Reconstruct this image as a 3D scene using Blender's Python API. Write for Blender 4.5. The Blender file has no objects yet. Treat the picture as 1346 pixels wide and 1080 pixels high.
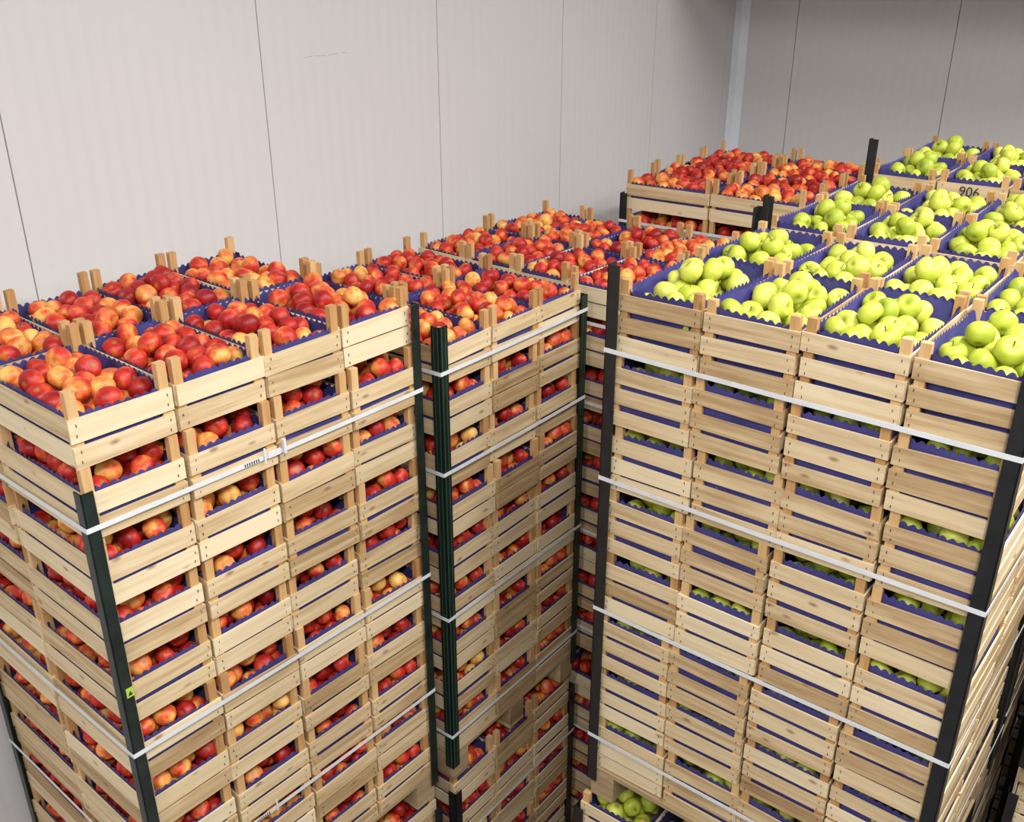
import bpy, math, random
import numpy as np
from mathutils import Vector, Matrix, Euler
random.seed(7); rng=np.random.RandomState(11)
CZ=5.065
D2R=math.pi/180
# ------------------------------------------------------------------ materials
def newmat(name):
    m=bpy.data.materials.new(name); m.use_nodes=True
    nt=m.node_tree; b=nt.nodes['Principled BSDF']
    return m,nt,b
def mth(nt,op,a,b=None,c=None):
    n=nt.nodes.new('ShaderNodeMath'); n.operation=op
    for i,v in enumerate((a,b,c)):
        if v is None: continue
        if isinstance(v,(int,float)): n.inputs[i].default_value=v
        else: nt.links.new(v,n.inputs[i])
    return n.outputs[0]
def ramp(nt,fac,stops):
    r=nt.nodes.new('ShaderNodeValToRGB'); e=r.color_ramp.elements
    while len(e)<len(stops): e.new(0.5)
    for i,(p,c) in enumerate(stops):
        e[i].position=p; e[i].color=(*c,1)
    nt.links.new(fac,r.inputs[0]); return r.outputs[0]
def attr(nt,name):
    a=nt.nodes.new('ShaderNodeAttribute'); a.attribute_name=name; return a
def noise(nt,vec,scale,detail=3,rough=.5):
    n=nt.nodes.new('ShaderNodeTexNoise'); n.inputs['Scale'].default_value=scale
    n.inputs['Detail'].default_value=detail; n.inputs['Roughness'].default_value=rough
    if vec is not None: nt.links.new(vec,n.inputs['Vector'])
    return n.outputs['Fac']
def mapping(nt,vec,scale):
    m=nt.nodes.new('ShaderNodeMapping'); m.inputs['Scale'].default_value=scale
    nt.links.new(vec,m.inputs['Vector']); return m.outputs[0]
def mixc(nt,fac,a,b,mode='MIX'):
    m=nt.nodes.new('ShaderNodeMix'); m.data_type='RGBA'; m.blend_type=mode
    for s,v in ((m.inputs[0],fac),(m.inputs[6],a),(m.inputs[7],b)):
        if isinstance(v,(int,float)): s.default_value=v
        elif isinstance(v,tuple): s.default_value=(*v,1)
        else: nt.links.new(v,s)
    return m.outputs[2]
def bump(nt,b,h,strength,dist=.01):
    n=nt.nodes.new('ShaderNodeBump'); n.inputs['Strength'].default_value=strength; n.inputs['Distance'].default_value=dist
    nt.links.new(h,n.inputs['Height']); nt.links.new(n.outputs[0],b.inputs['Normal'])

def apple_mat(name,stops,seedk,gain,speck,rv,streak):
    m,nt,b=newmat(name)
    L=attr(nt,'loc'); R=attr(nt,'rnd')
    comb=nt.nodes.new('ShaderNodeVectorMath'); comb.operation='ADD'
    cx=nt.nodes.new('ShaderNodeCombineXYZ')
    r37=mth(nt,'MULTIPLY',R.outputs['Fac'],seedk)
    nt.links.new(r37,cx.inputs[0]); nt.links.new(mth(nt,'MULTIPLY',R.outputs['Fac'],91.0),cx.inputs[1])
    nt.links.new(L.outputs['Vector'],comb.inputs[0]); nt.links.new(cx.outputs[0],comb.inputs[1])
    n1=noise(nt,comb.outputs[0],.75,2)
    n2=noise(nt,mapping(nt,comb.outputs[0],(9,9,1.5)),1.6,3,.6)
    n3=noise(nt,comb.outputs[0],14,2,.6)
    f=mth(nt,'MULTIPLY_ADD',mth(nt,'SUBTRACT',n1,.5),gain,.5)
    f=mth(nt,'ADD',f,mth(nt,'MULTIPLY',mth(nt,'SUBTRACT',n2,.5),streak))
    f=mth(nt,'ADD',f,mth(nt,'MULTIPLY',mth(nt,'SUBTRACT',n3,.5),streak*.7))
    f=mth(nt,'ADD',f,mth(nt,'MULTIPLY',mth(nt,'SUBTRACT',R.outputs['Fac'],.5),rv))
    col=ramp(nt,f,stops)
    sx=nt.nodes.new('ShaderNodeSeparateXYZ'); nt.links.new(L.outputs['Vector'],sx.inputs[0])
    rad=mth(nt,'SQRT',mth(nt,'ADD',mth(nt,'MULTIPLY',sx.outputs[0],sx.outputs[0]),mth(nt,'MULTIPLY',sx.outputs[1],sx.outputs[1])))
    cav=nt.nodes.new('ShaderNodeMapRange'); cav.inputs[1].default_value=.06; cav.inputs[2].default_value=.32; cav.inputs[3].default_value=1; cav.inputs[4].default_value=0
    nt.links.new(rad,cav.inputs[0])
    col=mixc(nt,mth(nt,'MULTIPLY',cav.outputs[0],.7),col,speck)
    nt.links.new(col,b.inputs['Base Color'])
    b.inputs['Roughness'].default_value=.42
    b.inputs['Specular IOR Level'].default_value=.4
    return m
M_red=apple_mat('red_apple_skin',[(.05,(.24,.006,.007)),(.34,(.44,.016,.012)),(.51,(.60,.045,.020)),(.63,(.72,.14,.035)),(.76,(.78,.31,.065)),(.93,(.82,.50,.13))],37.0,1.4,(.40,.20,.05),.85,.42)
M_grn=apple_mat('green_apple_skin',[(.1,(.31,.38,.030)),(.5,(.49,.545,.055)),(.9,(.67,.66,.13))],37.0,1.0,(.20,.23,.03),.7,.2)
m,nt,b=newmat('apple_stem'); b.inputs['Base Color'].default_value=(.09,.05,.02,1); b.inputs['Roughness'].default_value=.8; M_stem=m

def wood_mat(name,stops,dark):
    m,nt,b=newmat(name)
    L=attr(nt,'loc'); R=attr(nt,'rnd'); oi=nt.nodes.new('ShaderNodeObjectInfo')
    g=noise(nt,mapping(nt,L.outputs['Vector'],(2.2,55,55)),1.0,5,.62)
    big=noise(nt,mapping(nt,L.outputs['Vector'],(3,12,12)),1.0,3,.6)
    f=mth(nt,'ADD',mth(nt,'MULTIPLY',g,.85),mth(nt,'MULTIPLY',big,.45))
    f=mth(nt,'ADD',f,-.13)
    f=mth(nt,'ADD',f,mth(nt,'MULTIPLY',mth(nt,'SUBTRACT',R.outputs['Fac'],.5),.52))
    f=mth(nt,'ADD',f,mth(nt,'MULTIPLY',mth(nt,'SUBTRACT',oi.outputs['Random'],.5),.08))
    col=ramp(nt,f,stops)
    vo=nt.nodes.new('ShaderNodeTexVoronoi'); vo.inputs['Scale'].default_value=1.0
    nt.links.new(mapping(nt,L.outputs['Vector'],(7,16,16)),vo.inputs['Vector'])
    kn=nt.nodes.new('ShaderNodeMapRange'); kn.inputs[1].default_value=.05; kn.inputs[2].default_value=.15; kn.inputs[3].default_value=.75; kn.inputs[4].default_value=0
    nt.links.new(vo.outputs['Distance'],kn.inputs[0])
    col=mixc(nt,kn.outputs[0],col,dark)
    nt.links.new(col,b.inputs['Base Color']); b.inputs['Roughness'].default_value=.72
    bump(nt,b,g,.25,.002)
    return m
M_wood=wood_mat('poplar_slat_wood',[(.05,(.26,.15,.065)),(.30,(.46,.305,.150)),(.52,(.65,.49,.285)),(.8,(.78,.64,.42))],(.22,.11,.045))
M_post=wood_mat('pine_post_wood',[(.1,(.32,.15,.045)),(.45,(.53,.29,.11)),(.8,(.67,.43,.20))],(.22,.10,.03))
M_pal=wood_mat('pallet_wood',[(.1,(.18,.11,.055)),(.45,(.31,.21,.11)),(.8,(.45,.32,.18))],(.14,.08,.04))
m,nt,b=newmat('blue_liner_paper'); L=attr(nt,'loc')
nt.links.new(ramp(nt,noise(nt,L.outputs['Vector'],9,3),[(.3,(.030,.027,.140)),(.7,(.055,.049,.225))]),b.inputs['Base Color']); b.inputs['Roughness'].default_value=.75; M_blue=m
m,nt,b=newmat('staple_metal'); b.inputs['Base Color'].default_value=(.06,.05,.045,1); b.inputs['Roughness'].default_value=.6; M_nail=m

def plain(name,c,r=.6,nz=0.0,sc=20):
    m,nt,b=newmat(name); b.inputs['Roughness'].default_value=r
    tc=nt.nodes.new('ShaderNodeTexCoord')
    f=noise(nt,tc.outputs['Object'],sc,3)
    lo=tuple(x*(1-nz) for x in c); hi=tuple(min(1,x*(1+nz)) for x in c)
    nt.links.new(ramp(nt,f,[(.3,lo),(.7,hi)]),b.inputs['Base Color']); return m
M_black=plain('black_corner_plastic',(.009,.009,.010),.5,.4)
M_dgreen=plain('dark_green_corner_plastic',(.010,.017,.014),.4,.5,12)
M_gline=plain('green_stripe',(.01,.10,.045),.5)
M_strap=plain('white_strap_plastic',(.68,.69,.71),.4,.05)
M_label=plain('yellow_green_label',(.40,.55,.06),.5)
M_ink=plain('black_ink',(.02,.02,.025),.7)

# ------------------------------------------------------------------ mesh builder
class MB:
    def __init__(s,mats): s.v=[];s.l=[];s.r=[];s.f=[];s.m=[];s.sm=[];s.n=0;s.mats=mats
    def add(s,V,F,mi,loc=None,rnd=.5,smooth=False):
        V=np.asarray(V,float); 
        if loc is None: loc=V
        s.v.append(V); s.l.append(np.asarray(loc,float)); s.r.append(np.full(len(V),rnd))
        n=s.n
        s.f.extend([tuple(i+n for i in f) for f in F]); s.m.extend([mi]*len(F)); s.sm.extend([smooth]*len(F))
        s.n+=len(V)
    def box(s,c,d,mi,M=None,rnd=None,axis=0,warp=0):
        x,y,z=d[0]/2,d[1]/2,d[2]/2
        P=np.array([(-x,-y,-z),(x,-y,-z),(x,y,-z),(-x,y,-z),(-x,-y,z),(x,-y,z),(x,y,z),(-x,y,z)])
        off=rng.rand(3)*40
        loc=P.copy()
        if axis==1: loc=loc[:,[1,0,2]]
        if axis==2: loc=loc[:,[2,0,1]]
        loc=loc+off
        if warp:
            ax=axis; sg=np.sign(P[:,ax]); up=np.sign(P[:,2])
            P[:,2]+=np.where(sg>0,rng.normal(0,warp),rng.normal(0,warp))+up*np.where(sg>0,rng.normal(0,warp*.5),rng.normal(0,warp*.5))
        V=P+np.array(c)
        if M is not None: V=V@M[0].T+M[1]
        s.add(V,[(0,3,2,1),(4,5,6,7),(0,1,5,4),(1,2,6,5),(2,3,7,6),(3,0,4,7)],mi,loc,rng.rand() if rnd is None else rnd)
    def mesh(s,name):
        me=bpy.data.meshes.new(name); V=np.vstack(s.v)
        me.from_pydata(V.tolist(),[],s.f)
        me.polygons.foreach_set('material_index',s.m); me.polygons.foreach_set('use_smooth',s.sm)
        a=me.attributes.new('loc','FLOAT_VECTOR','POINT'); a.data.foreach_set('vector',np.vstack(s.l).ravel())
        a=me.attributes.new('rnd','FLOAT','POINT'); a.data.foreach_set('value',np.concatenate(s.r))
        for m in s.mats: me.materials.append(m)
        me.update(); return me

def apple_tpl(nu,nv,dim):
    def prof(t):
        rho=math.sin(t)*(1+.06*math.cos(t)); z=.90*math.cos(t)-dim*math.exp(-(t/.36)**2)+dim*.6*math.exp(-((math.pi-t)/.33)**2)
        return rho,z
    V=[(0,0,prof(0)[1])]; F=[]
    for j in range(1,nv):
        t=math.pi*(j/nv)
        rho,z=prof(t)
        for i in range(nu):
            a=2*math.pi*i/nu; k=1+.02*math.cos(5*a)*(math.sin(t/1.0))
            V.append((rho*k*math.cos(a),rho*k*math.sin(a),z))
    V.append((0,0,prof(math.pi)[1]))
    for i in range(nu): F.append((0,1+i,1+(i+1)%nu))
    for j in range(nv-2):
        for i in range(nu):
            a=1+j*nu+i; b_=1+j*nu+(i+1)%nu; F.append((a,a+nu,b_+nu,b_))
    e=len(V)-1; o=1+(nv-2)*nu
    for i in range(nu): F.append((e,o+(i+1)%nu,o+i))
    return np.array(V),F
TP={('r',0):apple_tpl(14,9,.20),('r',1):apple_tpl(22,15,.20),('g',0):apple_tpl(14,9,.34),('g',1):apple_tpl(22,16,.34)}
def stem_tpl():
    V=[];F=[]
    for z,r,ox in ((.45,.035,0),(.75,.03,.03),(1.0,.05,.09)):
        for i in range(5):
            a=2*math.pi*i/5; V.append((ox+r*math.cos(a),r*math.sin(a),z))
    for j in range(2):
        for i in range(5): F.append((j*5+i,j*5+(i+1)%5,j*5+5+(i+1)%5,j*5+5+i))
    F.append((10,11,12,13,14)); return np.array(V),F
STEM=stem_tpl()
def pack(w,l,r,n,z0,dome,zmax,zedge=None):
    C=np.zeros((0,3))
    hw,hl=w/2-r,l/2-r; k2=2*r*.945
    for _ in range(n):
        c=(rng.rand(260,2)*2-1)*np.array([hw,hl])
        c[:40,0]=np.sign(c[:40,0])*hw; c[40:80,1]=np.sign(c[40:80,1])*hl
        if len(C):
            d2=((c[:,None,:]-C[None,:,:2])**2).sum(2)
            z=np.where(d2<k2*k2, C[None,:,2]+np.sqrt(np.maximum(k2*k2-d2,0)),z0+r).max(1)
            z=np.maximum(z,z0+r)
        else: z=np.full(260,z0+r)
        e=(c[:,0]/hw)**2*.6+(c[:,1]/hl)**2*.4
        lim=zmax-(0 if zedge is None else (zmax-zedge)*np.maximum((c[:,0]/hw)**2,(c[:,1]/hl)**2))
        s=z+dome*e+np.where(z+r*.95>lim,10,0)
        i=s.argmin()
        if s[i]>5: continue
        C=np.vstack([C,[c[i,0],c[i,1],z[i]]])
    return C
def rotm():
    e=Euler((rng.normal(0,.8),rng.normal(0,.8),rng.rand()*6.28))
    if rng.rand()<.4: e=Euler((rng.rand()*6.28,rng.rand()*6.28,rng.rand()*6.28))
    return np.array(e.to_matrix())

SPEC={'r':dict(pitch=.212,slats=[(.002,.063),(.076,.137)],liner=.143,r=.0355,z0=.052),
      'g':dict(pitch=.245,slats=[(.002,.056),(.073,.127),(.144,.198)],liner=.210,r=.0380,z0=.090)}
W0,L0=.291,.491
def crate(mb,kind,top,M):
    sp=SPEC[kind]; w,l=W0,L0; h=sp['pitch']-.001; t=.006
    P=lambda c,d,mi,ax,r=None,wp=0: mb.box(c,d,mi,M,r,ax,wp)
    pt=.022
    tone=rng.rand()*.5+.25
    for sx in(-1,1):
        for sy in(-1,1):
            hh=h+rng.normal(0,.003)*(1 if top else 0)
            P((sx*(w/2-t-pt/2-.002),sy*(l/2-t-pt/2),hh/2+.0005),(pt*1.25,pt,hh-.001),1,2)
    for (a,b_) in sp['slats']:
        for s in(-1,1):
            dz=rng.normal(0,.0018); dl=rng.normal(0,.0016)
            P((dl,s*(l/2-t/2+rng.normal(0,.0008)),(a+b_)/2+dz),(w+rng.normal(0,.002),t,b_-a+rng.normal(0,.0018)),0,0,np.clip(tone+rng.normal(0,.26),0,1),.0018)
            for sx in(-1,1):
                for q in(-.014,.014):
                    P((sx*(w/2-.018+rng.normal(0,.003)),s*(l/2+.0006),(a+b_)/2+q),(.0022,.0014,.008),3,0)
            dz=rng.normal(0,.0018)
            P((s*(w/2-t/2),0,(a+b_)/2+dz),(t,l-2*t-.001,b_-a),0,1,np.clip(tone+rng.normal(0,.26),0,1),.0018)
    for i in range(4):
        P((-w/2+.04+i*(w-.08)/3,0,.006),(.058,l-.03,.005),0,1)
    for s in(-1,1): P((0,s*(l/2-.045),.012),(w-.02,.03,.006),0,0)
    ch=.030
    def ringpts(iw,il): return [(-iw+ch,-il),(iw-ch,-il),(iw,-il+ch),(iw,il-ch),(iw-ch,il),(-iw+ch,il),(-iw,il-ch),(-iw,-il+ch)]
    iw,il=w/2-.0085,l/2-.0100
    lean=(.010 if kind=='g' else .003) if top else .002
    pts=ringpts(iw,il); ptl=ringpts(iw-lean,il-lean)
    Vb=[];S=0;step=.0062
    ph=rng.rand()*3
    for i in range(8):
        a=np.array(pts[i]);b_=np.array(pts[(i+1)%8]);d=np.linalg.norm(b_-a);n=max(2,int(round(d/step)))
        a2=np.array(ptl[i]);b2=np.array(ptl[(i+1)%8])
        for k in range(n):
            p=a+(b_-a)*k/n; p2=a2+(b2-a2)*k/n
            Vb.append((p[0],p[1],S+d*k/n,p2[0],p2[1]))
        S+=d
    n=len(Vb);V=[];loc=[]
    wig=.004 if kind=='r' else .006
    for (x,y,s,x2,y2) in Vb:
        sc=abs(math.sin(math.pi*s/.026+ph)); z=sp['liner']+.013*sc-.004+wig*math.sin(s*9+ph*3)
        o=1+(.008 if top else .003)*math.sin(s*23+ph)
        V+= [(x2,y2,.012),((x+x2)/2,(y+y2)/2,sp['liner']*.8),(x*o,y*o,z)]
        loc+=[(s,0,0),(s,.1,0),(s,.13,0)]
    F=[]
    for i in range(n):
        a=3*i;b_=3*((i+1)%n); F+=[(a,b_,b_+1,a+1),(a+1,b_+1,b_+2,a+2)]
    V=np.array(V)@M[0].T+M[1]
    mb.add(V,F,2,np.array(loc)+rng.rand()*10,.5,True)
    # fruit
    r=sp['r']
    if kind=='r': C=pack(w-.018,l-.022,r,75 if top else 50,sp['z0'],.010 if top else .0,.204 if top else .194,.184 if top else None)
    else: C=pack(w-(.030 if top else .022),l-(.034 if top else .024),r,75 if top else 42,sp['z0'],.025 if top else .01,.286 if top else .230,.232 if top else None)
    bias=rng.normal(-.02,.10)
    TV,TF=TP[(kind,1 if top else 0)]
    for c in C:
        R=rotm(); rr=r*(1+rng.normal(0,.035)); 
        rnd=float(np.clip(.5+bias+rng.normal(0,.20),0,1))
        V=(TV*rr)@R.T+c
        mb.add(V@M[0].T+M[1],TF,4,TV,rnd,True)
        if rng.rand()<(.5 if kind=='g' else .12) and (top or c[2]>sp['z0']+r*1.5):
            V=(STEM[0]*rr)@R.T+c
            mb.add(V@M[0].T+M[1],STEM[1],5,STEM[0],rnd,True)
def layer(kind,ncol,top,name):
    mb=MB([M_wood,M_post,M_blue,M_nail,M_red if kind=='r' else M_grn,M_stem])
    for i in range(ncol):
        for j in range(2):
            a=rng.normal(0,.006)+(math.pi if rng.rand()<.5 else 0)
            R=np.array(Matrix.Rotation(a,3,'Z'))
            T=np.array([(i-(ncol-1)/2)*.3+rng.normal(0,.0018),(j-.5)*.5+rng.normal(0,.003),0])
            crate(mb,kind,top,(R,T))
    return mb.mesh(name)
LAY={}
LAY[('r',4,0)]=[layer('r',4,False,'red_layer_%d'%i) for i in range(3)]
LAY[('r',4,1)]=[layer('r',4,True,'red_top_%d'%i) for i in range(2)]
LAY[('r',3,0)]=[layer('r',3,False,'red3_layer_%d'%i) for i in range(2)]
LAY[('r',3,1)]=[layer('r',3,True,'red3_top')]
LAY[('g',4,0)]=[layer('g',4,False,'green_layer_%d'%i) for i in range(3)]
LAY[('g',4,1)]=[layer('g',4,True,'green_top_%d'%i) for i in range(2)]

def obj(name,me,parent=None,loc=(0,0,0),rz=0):
    o=bpy.data.objects.new(name,me); bpy.context.scene.collection.objects.link(o)
    o.location=loc; o.rotation_euler=(0,0,rz)
    if parent: o.parent=parent
    return o
def pallet_mesh(w,d):
    mb=MB([M_pal])
    for i in range(7): mb.box((0,-d/2+.05+i*(d-.1)/6,.131),(w,.098,.018),0)
    for x in(-w/2+.05,0,w/2-.05):
        mb.box((x,0,.111),(.1,d,.02),0,axis=1)
        for y in(-d/2+.06,0,d/2-.06): mb.box((x,y,.06),(.1,.12,.08),0)
    for x in (-w/2+.05,0,w/2-.05): mb.box((x,0,.01),(.1,d,.02),0,axis=1)
    return mb.mesh('pallet_mesh')
PAL={4:pallet_mesh(1.2,1.0),3:pallet_mesh(.9,1.0)}

def stack(kind,ncol,corner,side,yaw,base,n,pitch,straps,top=True,boards=None,bmat=M_black,seed=0,axis='X'):
    sp=SPEC[kind]; a=yaw*D2R
    Xd=Vector((math.cos(a),math.sin(a))); Yd=Vector((-math.sin(a),math.cos(a)))
    lw=ncol*.3
    ex,ey=(lw,1.0) if axis=='X' else (1.0,lw)
    c=Vector(corner)+Xd*(side[0]*ex/2)+Yd*(side[1]*ey/2)
    e=bpy.data.objects.new('red_apple_crate_stack' if kind=='r' else 'green_apple_crate_stack',None)
    e.empty_display_size=.2
    bpy.context.scene.collection.objects.link(e)
    e.location=(c.x,c.y,base); e.rotation_euler=(0,0,a+(math.pi/2 if axis=='Y' else 0))
    rs=random.Random(seed)
    last=None
    for i in range(n):
        tp=top and i==n-1
        pool=LAY[(kind,ncol,1 if tp else 0)]
        ch=rs.choice([(k,f) for k in range(len(pool)) for f in(0,1) if (k,f)!=last])
        last=ch
        o=obj('crate_layer_%d'%(i+1),pool[ch[0]],e,(rs.gauss(0,.0045),rs.gauss(0,.0045),i*pitch),ch[1]*math.pi+rs.gauss(0,.003))
        o.scale=(1,1,pitch/sp['pitch'])
    obj('pallet',PAL[ncol],e,(0,0,-.141))
    hx,hy=lw/2,.5
    hgt=(n-1)*pitch+sp['slats'][-1][1]
    mb=MB([bmat,M_gline,M_strap,M_ink,M_label])
    bt=boards or {}
    for sx in(-1,1):
        for sy in(-1,1):
            up=bt.get((sx,sy),bt.get('all',.06))
            if up is None: continue
            z0,z1=-.06,hgt+up; t=.0045; lg=bt.get('leg',.042); o_=.009
            mb.box((sx*(hx+o_+t/2),sy*(hy+o_+t-lg/2),(z0+z1)/2),(t,lg,z1-z0),0,rnd=.5)
            mb.box((sx*(hx+o_+t-lg/2),sy*(hy+o_+t/2),(z0+z1)/2),(lg,t,z1-z0),0,rnd=.5)
            if bt.get('stripe'):
                for q in(.010,.030):
                    mb.box((sx*(hx+o_+t+.0004),sy*(hy+o_+t-q),(z0+z1)/2),(.0008,.003,z1-z0-.01),1,rnd=.5)
                    mb.box((sx*(hx+o_+t-q),sy*(hy+o_+t+.0004),(z0+z1)/2),(.003,.0008,z1-z0-.01),1,rnd=.5)
    obj('corner_boards',mb.mesh('corner_boards'),e)
    mb=MB([M_strap,M_ink])
    for D in straps:
        z=CZ-D-base; o_=.0148; t=.0012; hh=.015
        nseg=14
        for s in(-1,1):
            for k in range(nseg):
                for (ax,hh_,ot) in(('x',hx,hy),('y',hy,hx)):
                    LL=2*(hh_+o_)
                    m0=-LL/2+LL*k/nseg; m1=m0+LL/nseg
                    sag=lambda q:-.004*math.cos(math.pi*q/LL)*(1 if s>0 else .6)
                    if ax=='x': V=[(m0,s*(ot+o_),z-hh/2+sag(m0)),(m1,s*(ot+o_),z-hh/2+sag(m1)),(m1,s*(ot+o_),z+hh/2+sag(m1)),(m0,s*(ot+o_),z+hh/2+sag(m0))]; n_=np.array((0,s*t,0))
                    else: V=[(s*(ot+o_),m0,z-hh/2+sag(m0)),(s*(ot+o_),m1,z-hh/2+sag(m1)),(s*(ot+o_),m1,z+hh/2+sag(m1)),(s*(ot+o_),m0,z+hh/2+sag(m0))]; n_=np.array((s*t,0,0))
                    V=np.array(V); V=np.vstack([V,V+n_])
                    mb.add(V,[(0,1,2,3),(4,5,6,7),(0,1,5,4),(1,2,6,5),(2,3,7,6),(3,0,4,7)],0)
    if straps: obj('straps',mb.mesh('straps'),e)
    return e,hgt

RB=CZ-3.07; GB=CZ-2.826
eL,hL=stack('r',4,(-2.184,1.120),(-1,1),-3.8,RB,10,.2115,[1.33,2.09,2.64],seed=1,axis='Y',bmat=M_dgreen,boards={'all':.01,(-1,-1):-.195,'leg':.036})
eM,_=stack('r',3,(-2.094,2.433),(-1,1),-1.5,RB,9,.214,[1.304,1.705,2.355,2.953],seed=2,axis='Y',boards={'all':-.02,(-1,-1):.09,'stripe':1})
eN,_=stack('r',4,(-3.09,3.45),(1,1),-3,RB,9,.2125,[1.38,1.75,2.4,2.95],seed=3,axis='X',boards={'all':-.08})
eR,_=stack('r',4,(-2.63,4.61),(1,1),0,RB,10,.209,[1.25,1.9,2.6],seed=4,axis='Y',boards={'all':-.05,})
eG1,_=stack('g',4,(-1.461,2.524),(1,1),-2.5,GB,8,.245,[1.1,1.557,2.083,2.664],seed=5,boards={'all':.09})
eG2,_=stack('g',4,(-1.420,3.60),(1,1),-1.5,GB,8,.245,[1.1,1.6,2.1,2.66],seed=6,boards={'all':.0,(-1,-1):.12})
eG3,_=stack('g',4,(-1.37,4.66),(1,1),-1.0,GB,8,.251,[1.15,1.6,2.1,2.66],seed=7,boards={'all':.0,(-1,-1):.16})
eG4,_=stack('g',4,(-.11,3.58),(1,1),-1.0,GB,8,.245,[1.1,1.6,2.1,2.66],seed=8,boards={'all':.09})
for i,(k,nc,c,s,y,ax) in enumerate([('r',4,(-2.20,1.16),(-1,1),-3.6,'Y'),('r',3,(-2.11,2.46),(-1,1),-1.5,'Y'),('r',4,(-3.09,3.46),(1,1),-2.5,'X'),('r',4,(-2.63,4.63),(1,1),0,'Y'),
        ('g',4,(-1.50,2.50),(1,1),-1.5,'X'),('g',4,(-1.45,3.62),(1,1),-1,'X'),('g',4,(-1.37,4.68),(1,1),0,'X'),('g',4,(-.12,3.60),(1,1),0,'X')]):
    if k=='r': stack('r',nc,c,s,y,.142,8,.215,[3.6,4.4],top=False,seed=20+i,axis=ax,boards={'all':-.03})
    else: stack('g',nc,c,s,y,.142,8,.2445,[3.45,4.2],top=False,seed=20+i,axis=ax,boards={'all':-.03})

# details on the near-left stack (local x = world +Y, local y = world -X; visible right face = local y -0.5)
zs=CZ-1.33-RB
mb=MB([M_strap,M_ink,M_label])
mb.box((-.02,-.5175,zs),(.045,.003,.02),0)
mb.box((-.055,-.519,zs+.004),(.006,.002,.05),0); mb.box((.015,-.521,zs+.012),(.008,.012,.045),0)
for i in range(7): mb.box((-.125+i*.008,-.5165,zs-.003),(.0035,.0008,.010),1)
z2=CZ-2.64-RB
for i in range(7): mb.box((-.25+i*.008,-.5165,z2-.003),(.0035,.0008,.010),1)
mb.box((-.17,-.519,z2+.01),(.006,.002,.05),0)
obj('strap_seals',mb.mesh('strap_seals'),eL)
mb=MB([M_label,M_ink])
mb.box((-.6+.012,-.5143,CZ-1.87-RB),(.022,.001,.032),0)
V=[(-.595,-.5152,CZ-1.88-RB),(-.581,-.5152,CZ-1.88-RB),(-.588,-.5152,CZ-1.864-RB)]
mb.add(V,[(0,1,2)],1)
obj('board_label',mb.mesh('board_label'),eL)
cu=bpy.data.curves.new('crate_number','FONT'); cu.body='906'; cu.size=.058; cu.extrude=.0003; cu.align_x='CENTER'; cu.align_y='CENTER'
cu.materials.append(M_ink)
t=bpy.data.objects.new('crate_number',cu); bpy.context.scene.collection.objects.link(t); t.parent=eG3
t.location=(-.15,-.5065,7*.251+.172); t.rotation_euler=(math.pi/2,0,0)

# ------------------------------------------------------------------ room
def wall_mat(name,c,rib):
    m,nt,b=newmat(name); tc=nt.nodes.new('ShaderNodeTexCoord'); s=nt.nodes.new('ShaderNodeSeparateXYZ')
    nt.links.new(tc.outputs['Object'],s.inputs[0])
    q=mth(nt,'ADD',s.outputs[0],s.outputs[1])
    w=mth(nt,'SINE',mth(nt,'MULTIPLY',q,2*math.pi/rib))
    w2=mth(nt,'SMOOTH_MIN',mth(nt,'MULTIPLY',w,2.5),1.0,.5)
    n=noise(nt,tc.outputs['Object'],.7,3)
    f=mth(nt,'ADD',mth(nt,'MULTIPLY',w2,.04),n)
    nt.links.new(ramp(nt,f,[(.2,tuple(x*.96 for x in c)),(.8,tuple(min(1,x*1.03) for x in c))]),b.inputs['Base Color'])
    b.inputs['Roughness'].default_value=.55; bump(nt,b,w2,.12,.0015); return m
M_wall=wall_mat('insulated_panel_paint',(.69,.665,.66),.07)
M_gap=plain('panel_joint_sealant',(.13,.12,.12),.8)
M_floor=plain('concrete',(.22,.215,.21),.7,.25,2)
M_ceil=plain('ceiling_panel_paint',(.75,.75,.74),.6,.03,1)
M_trim=plain('white_corner_trim',(.80,.83,.90),.45,.02)
X0,X1,Y0,Y1,H=-3.34,5.0,-5.0,7.5,6.7
def wall(name,axis,pos,out,a,b_,seams,extra=None):
    mb=MB([M_wall,M_gap]); t=.08
    ed=[a]+[s for s in seams if a<s<b_]+[b_]
    for p,q in zip(ed[:-1],ed[1:]):
        c=(p+q)/2; w=q-p-.005
        if axis=='X': mb.box((pos+out*t/2,c,H/2),(t,w,H),0)
        else: mb.box((c,pos+out*t/2,H/2),(w,t,H),0)
    if axis=='X': mb.box((pos+out*(t/2+.006),(a+b_)/2,H/2),(t*.8,b_-a,H-.01),1)
    else: mb.box(((a+b_)/2,pos+out*(t/2+.006),H/2),(b_-a,t*.8,H-.01),1)
    if extra: extra(mb)
    obj(name,mb.mesh(name))
def scratch(mb):
    pts=[(3.05,4.712),(3.12,4.716),(3.20,4.714),(3.28,4.719),(3.33,4.717)]
    for (y0,z0),(y1,z1) in zip(pts[:-1],pts[1:]):
        x=X0+.0006
        mb.add([(x,y0,z0-.0005),(x,y1-.02,z1-.0005),(x,y1-.02,z1+.0005),(x,y0,z0+.0005)],[(0,1,2,3)],1)
wall('wall_left','X',X0,-1,Y0,Y1,[1.70+1.12*k for k in range(-6,6)],scratch)
wall('wall_back','Y',Y1,1,X0,X1,[-1.76+1.12*k for k in range(-1,7)])
mb=MB([M_floor]); mb.box(((X0+X1)/2,(Y0+Y1)/2,-.05),(X1-X0+.2,Y1-Y0+.2,.1),0); obj('floor',mb.mesh('floor'))
mb=MB([M_ceil]); mb.box(((X0+X1)/2,(Y0+Y1)/2,H+.05),(X1-X0+.2,Y1-Y0+.2,.1),0); obj('ceiling',mb.mesh('ceiling'))
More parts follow.
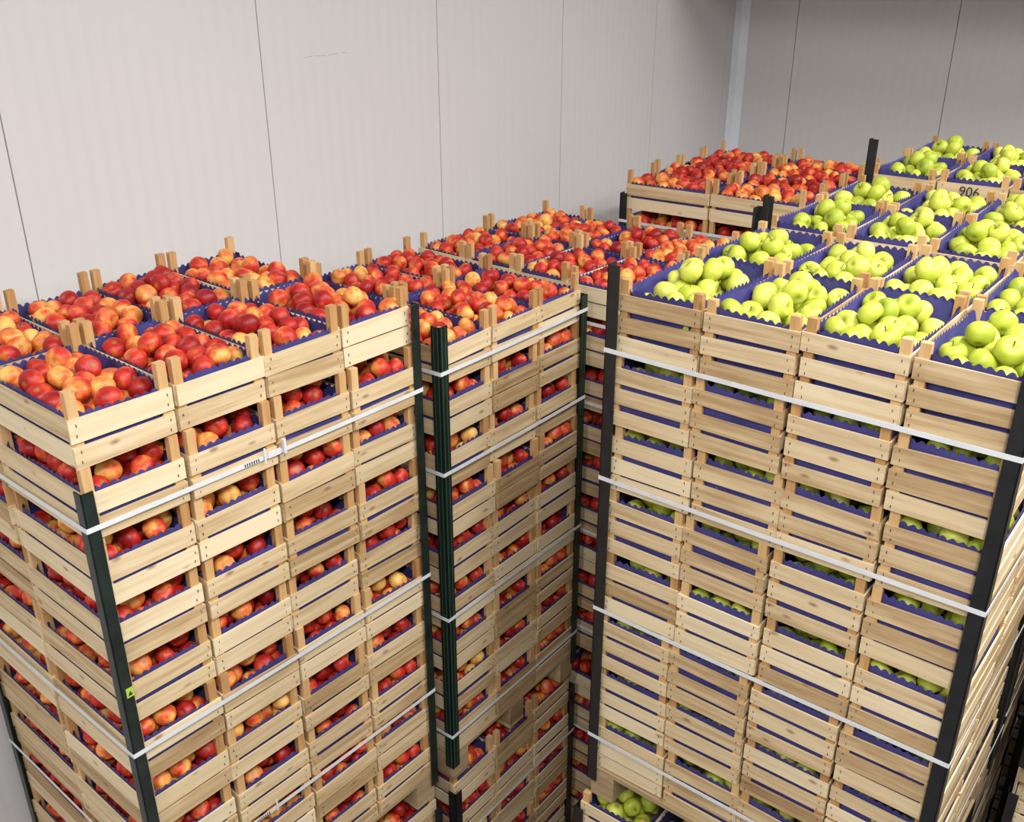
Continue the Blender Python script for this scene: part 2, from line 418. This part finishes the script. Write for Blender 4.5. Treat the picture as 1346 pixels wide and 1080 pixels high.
mb=MB([M_trim]); s=.085
V=[(X0+.001,Y1-s,0),(X0+.028,Y1-.028,0),(X0+s,Y1-.001,0)]; V=V+[(x,y,H) for x,y,z in V]
mb.add(V,[(0,1,4,3),(1,2,5,4)],0,None,.5,False); obj('trim_1',mb.mesh('trim_1'))
M_met=plain('blocker_and_lamp_casing',(.55,.56,.57),.4,.05,3)
mb=MB([M_met,M_ink]); mb.box((.2,6.55,5.70),(6.0,.7,1.1),0)  # added box, hung out of view to cast shade on the upper back wall
for i in range(5):
    th=np.linspace(0,2*math.pi,25)[:-1]
    V=[(-2.2+i*1.2+.38*math.cos(a),6.195,5.70+.38*math.sin(a)) for a in th]
    mb.add(V,[tuple(range(24))],1)
for i in(-2.2,.2,2.6): mb.box((i,6.55,6.46),(.05,.4,.46),0)
obj('unseen_light_blocker',mb.mesh('light_blocker_mesh'))
def lamp(x,y,power,sx,sy,rz=0):
    m,nt,b=newmat('tube_glow'); b.inputs['Emission Color'].default_value=(1,1,1,1); b.inputs['Emission Strength'].default_value=3
    mb=MB([M_met,m]); mb.box((0,0,.05),(sx+.06,sy+.06,.08),0); mb.box((0,0,.006),(sx,sy,.01),1)
    o=obj('ceiling_light_fixture',mb.mesh('fixture'),None,(x,y,H-.12),rz)
    l=bpy.data.lights.new('tube_light','AREA'); l.shape='RECTANGLE'; l.size=sx; l.size_y=sy; l.energy=power; l.color=(1,.998,.99)
    lo=bpy.data.objects.new('tube_light',l); bpy.context.scene.collection.objects.link(lo); lo.parent=o; lo.location=(0,0,-.01)
lamp(.7,-.6,190,.5,1.6); lamp(.2,2.4,100,.5,1.6); lamp(1.6,5.0,220,.5,1.6); lamp(2.8,1.4,85,.5,1.6); lamp(-1.0,-2.8,130,.5,1.6)
w=bpy.data.worlds.new('world'); bpy.context.scene.world=w; w.use_nodes=True
w.node_tree.nodes['Background'].inputs[0].default_value=(.95,.97,1,1); w.node_tree.nodes['Background'].inputs[1].default_value=.18
cam=bpy.data.cameras.new('camera'); co=bpy.data.objects.new('camera',cam); bpy.context.scene.collection.objects.link(co)
cam.sensor_width=36; cam.lens=36*1285/1346; cam.clip_start=.05
co.location=(0,0,CZ); co.rotation_euler=((90-24.4)*D2R,0,36.2*D2R)
bpy.context.scene.camera=co
sc=bpy.context.scene; sc.view_settings.view_transform='Standard'; sc.view_settings.look='None'; sc.view_settings.exposure=0
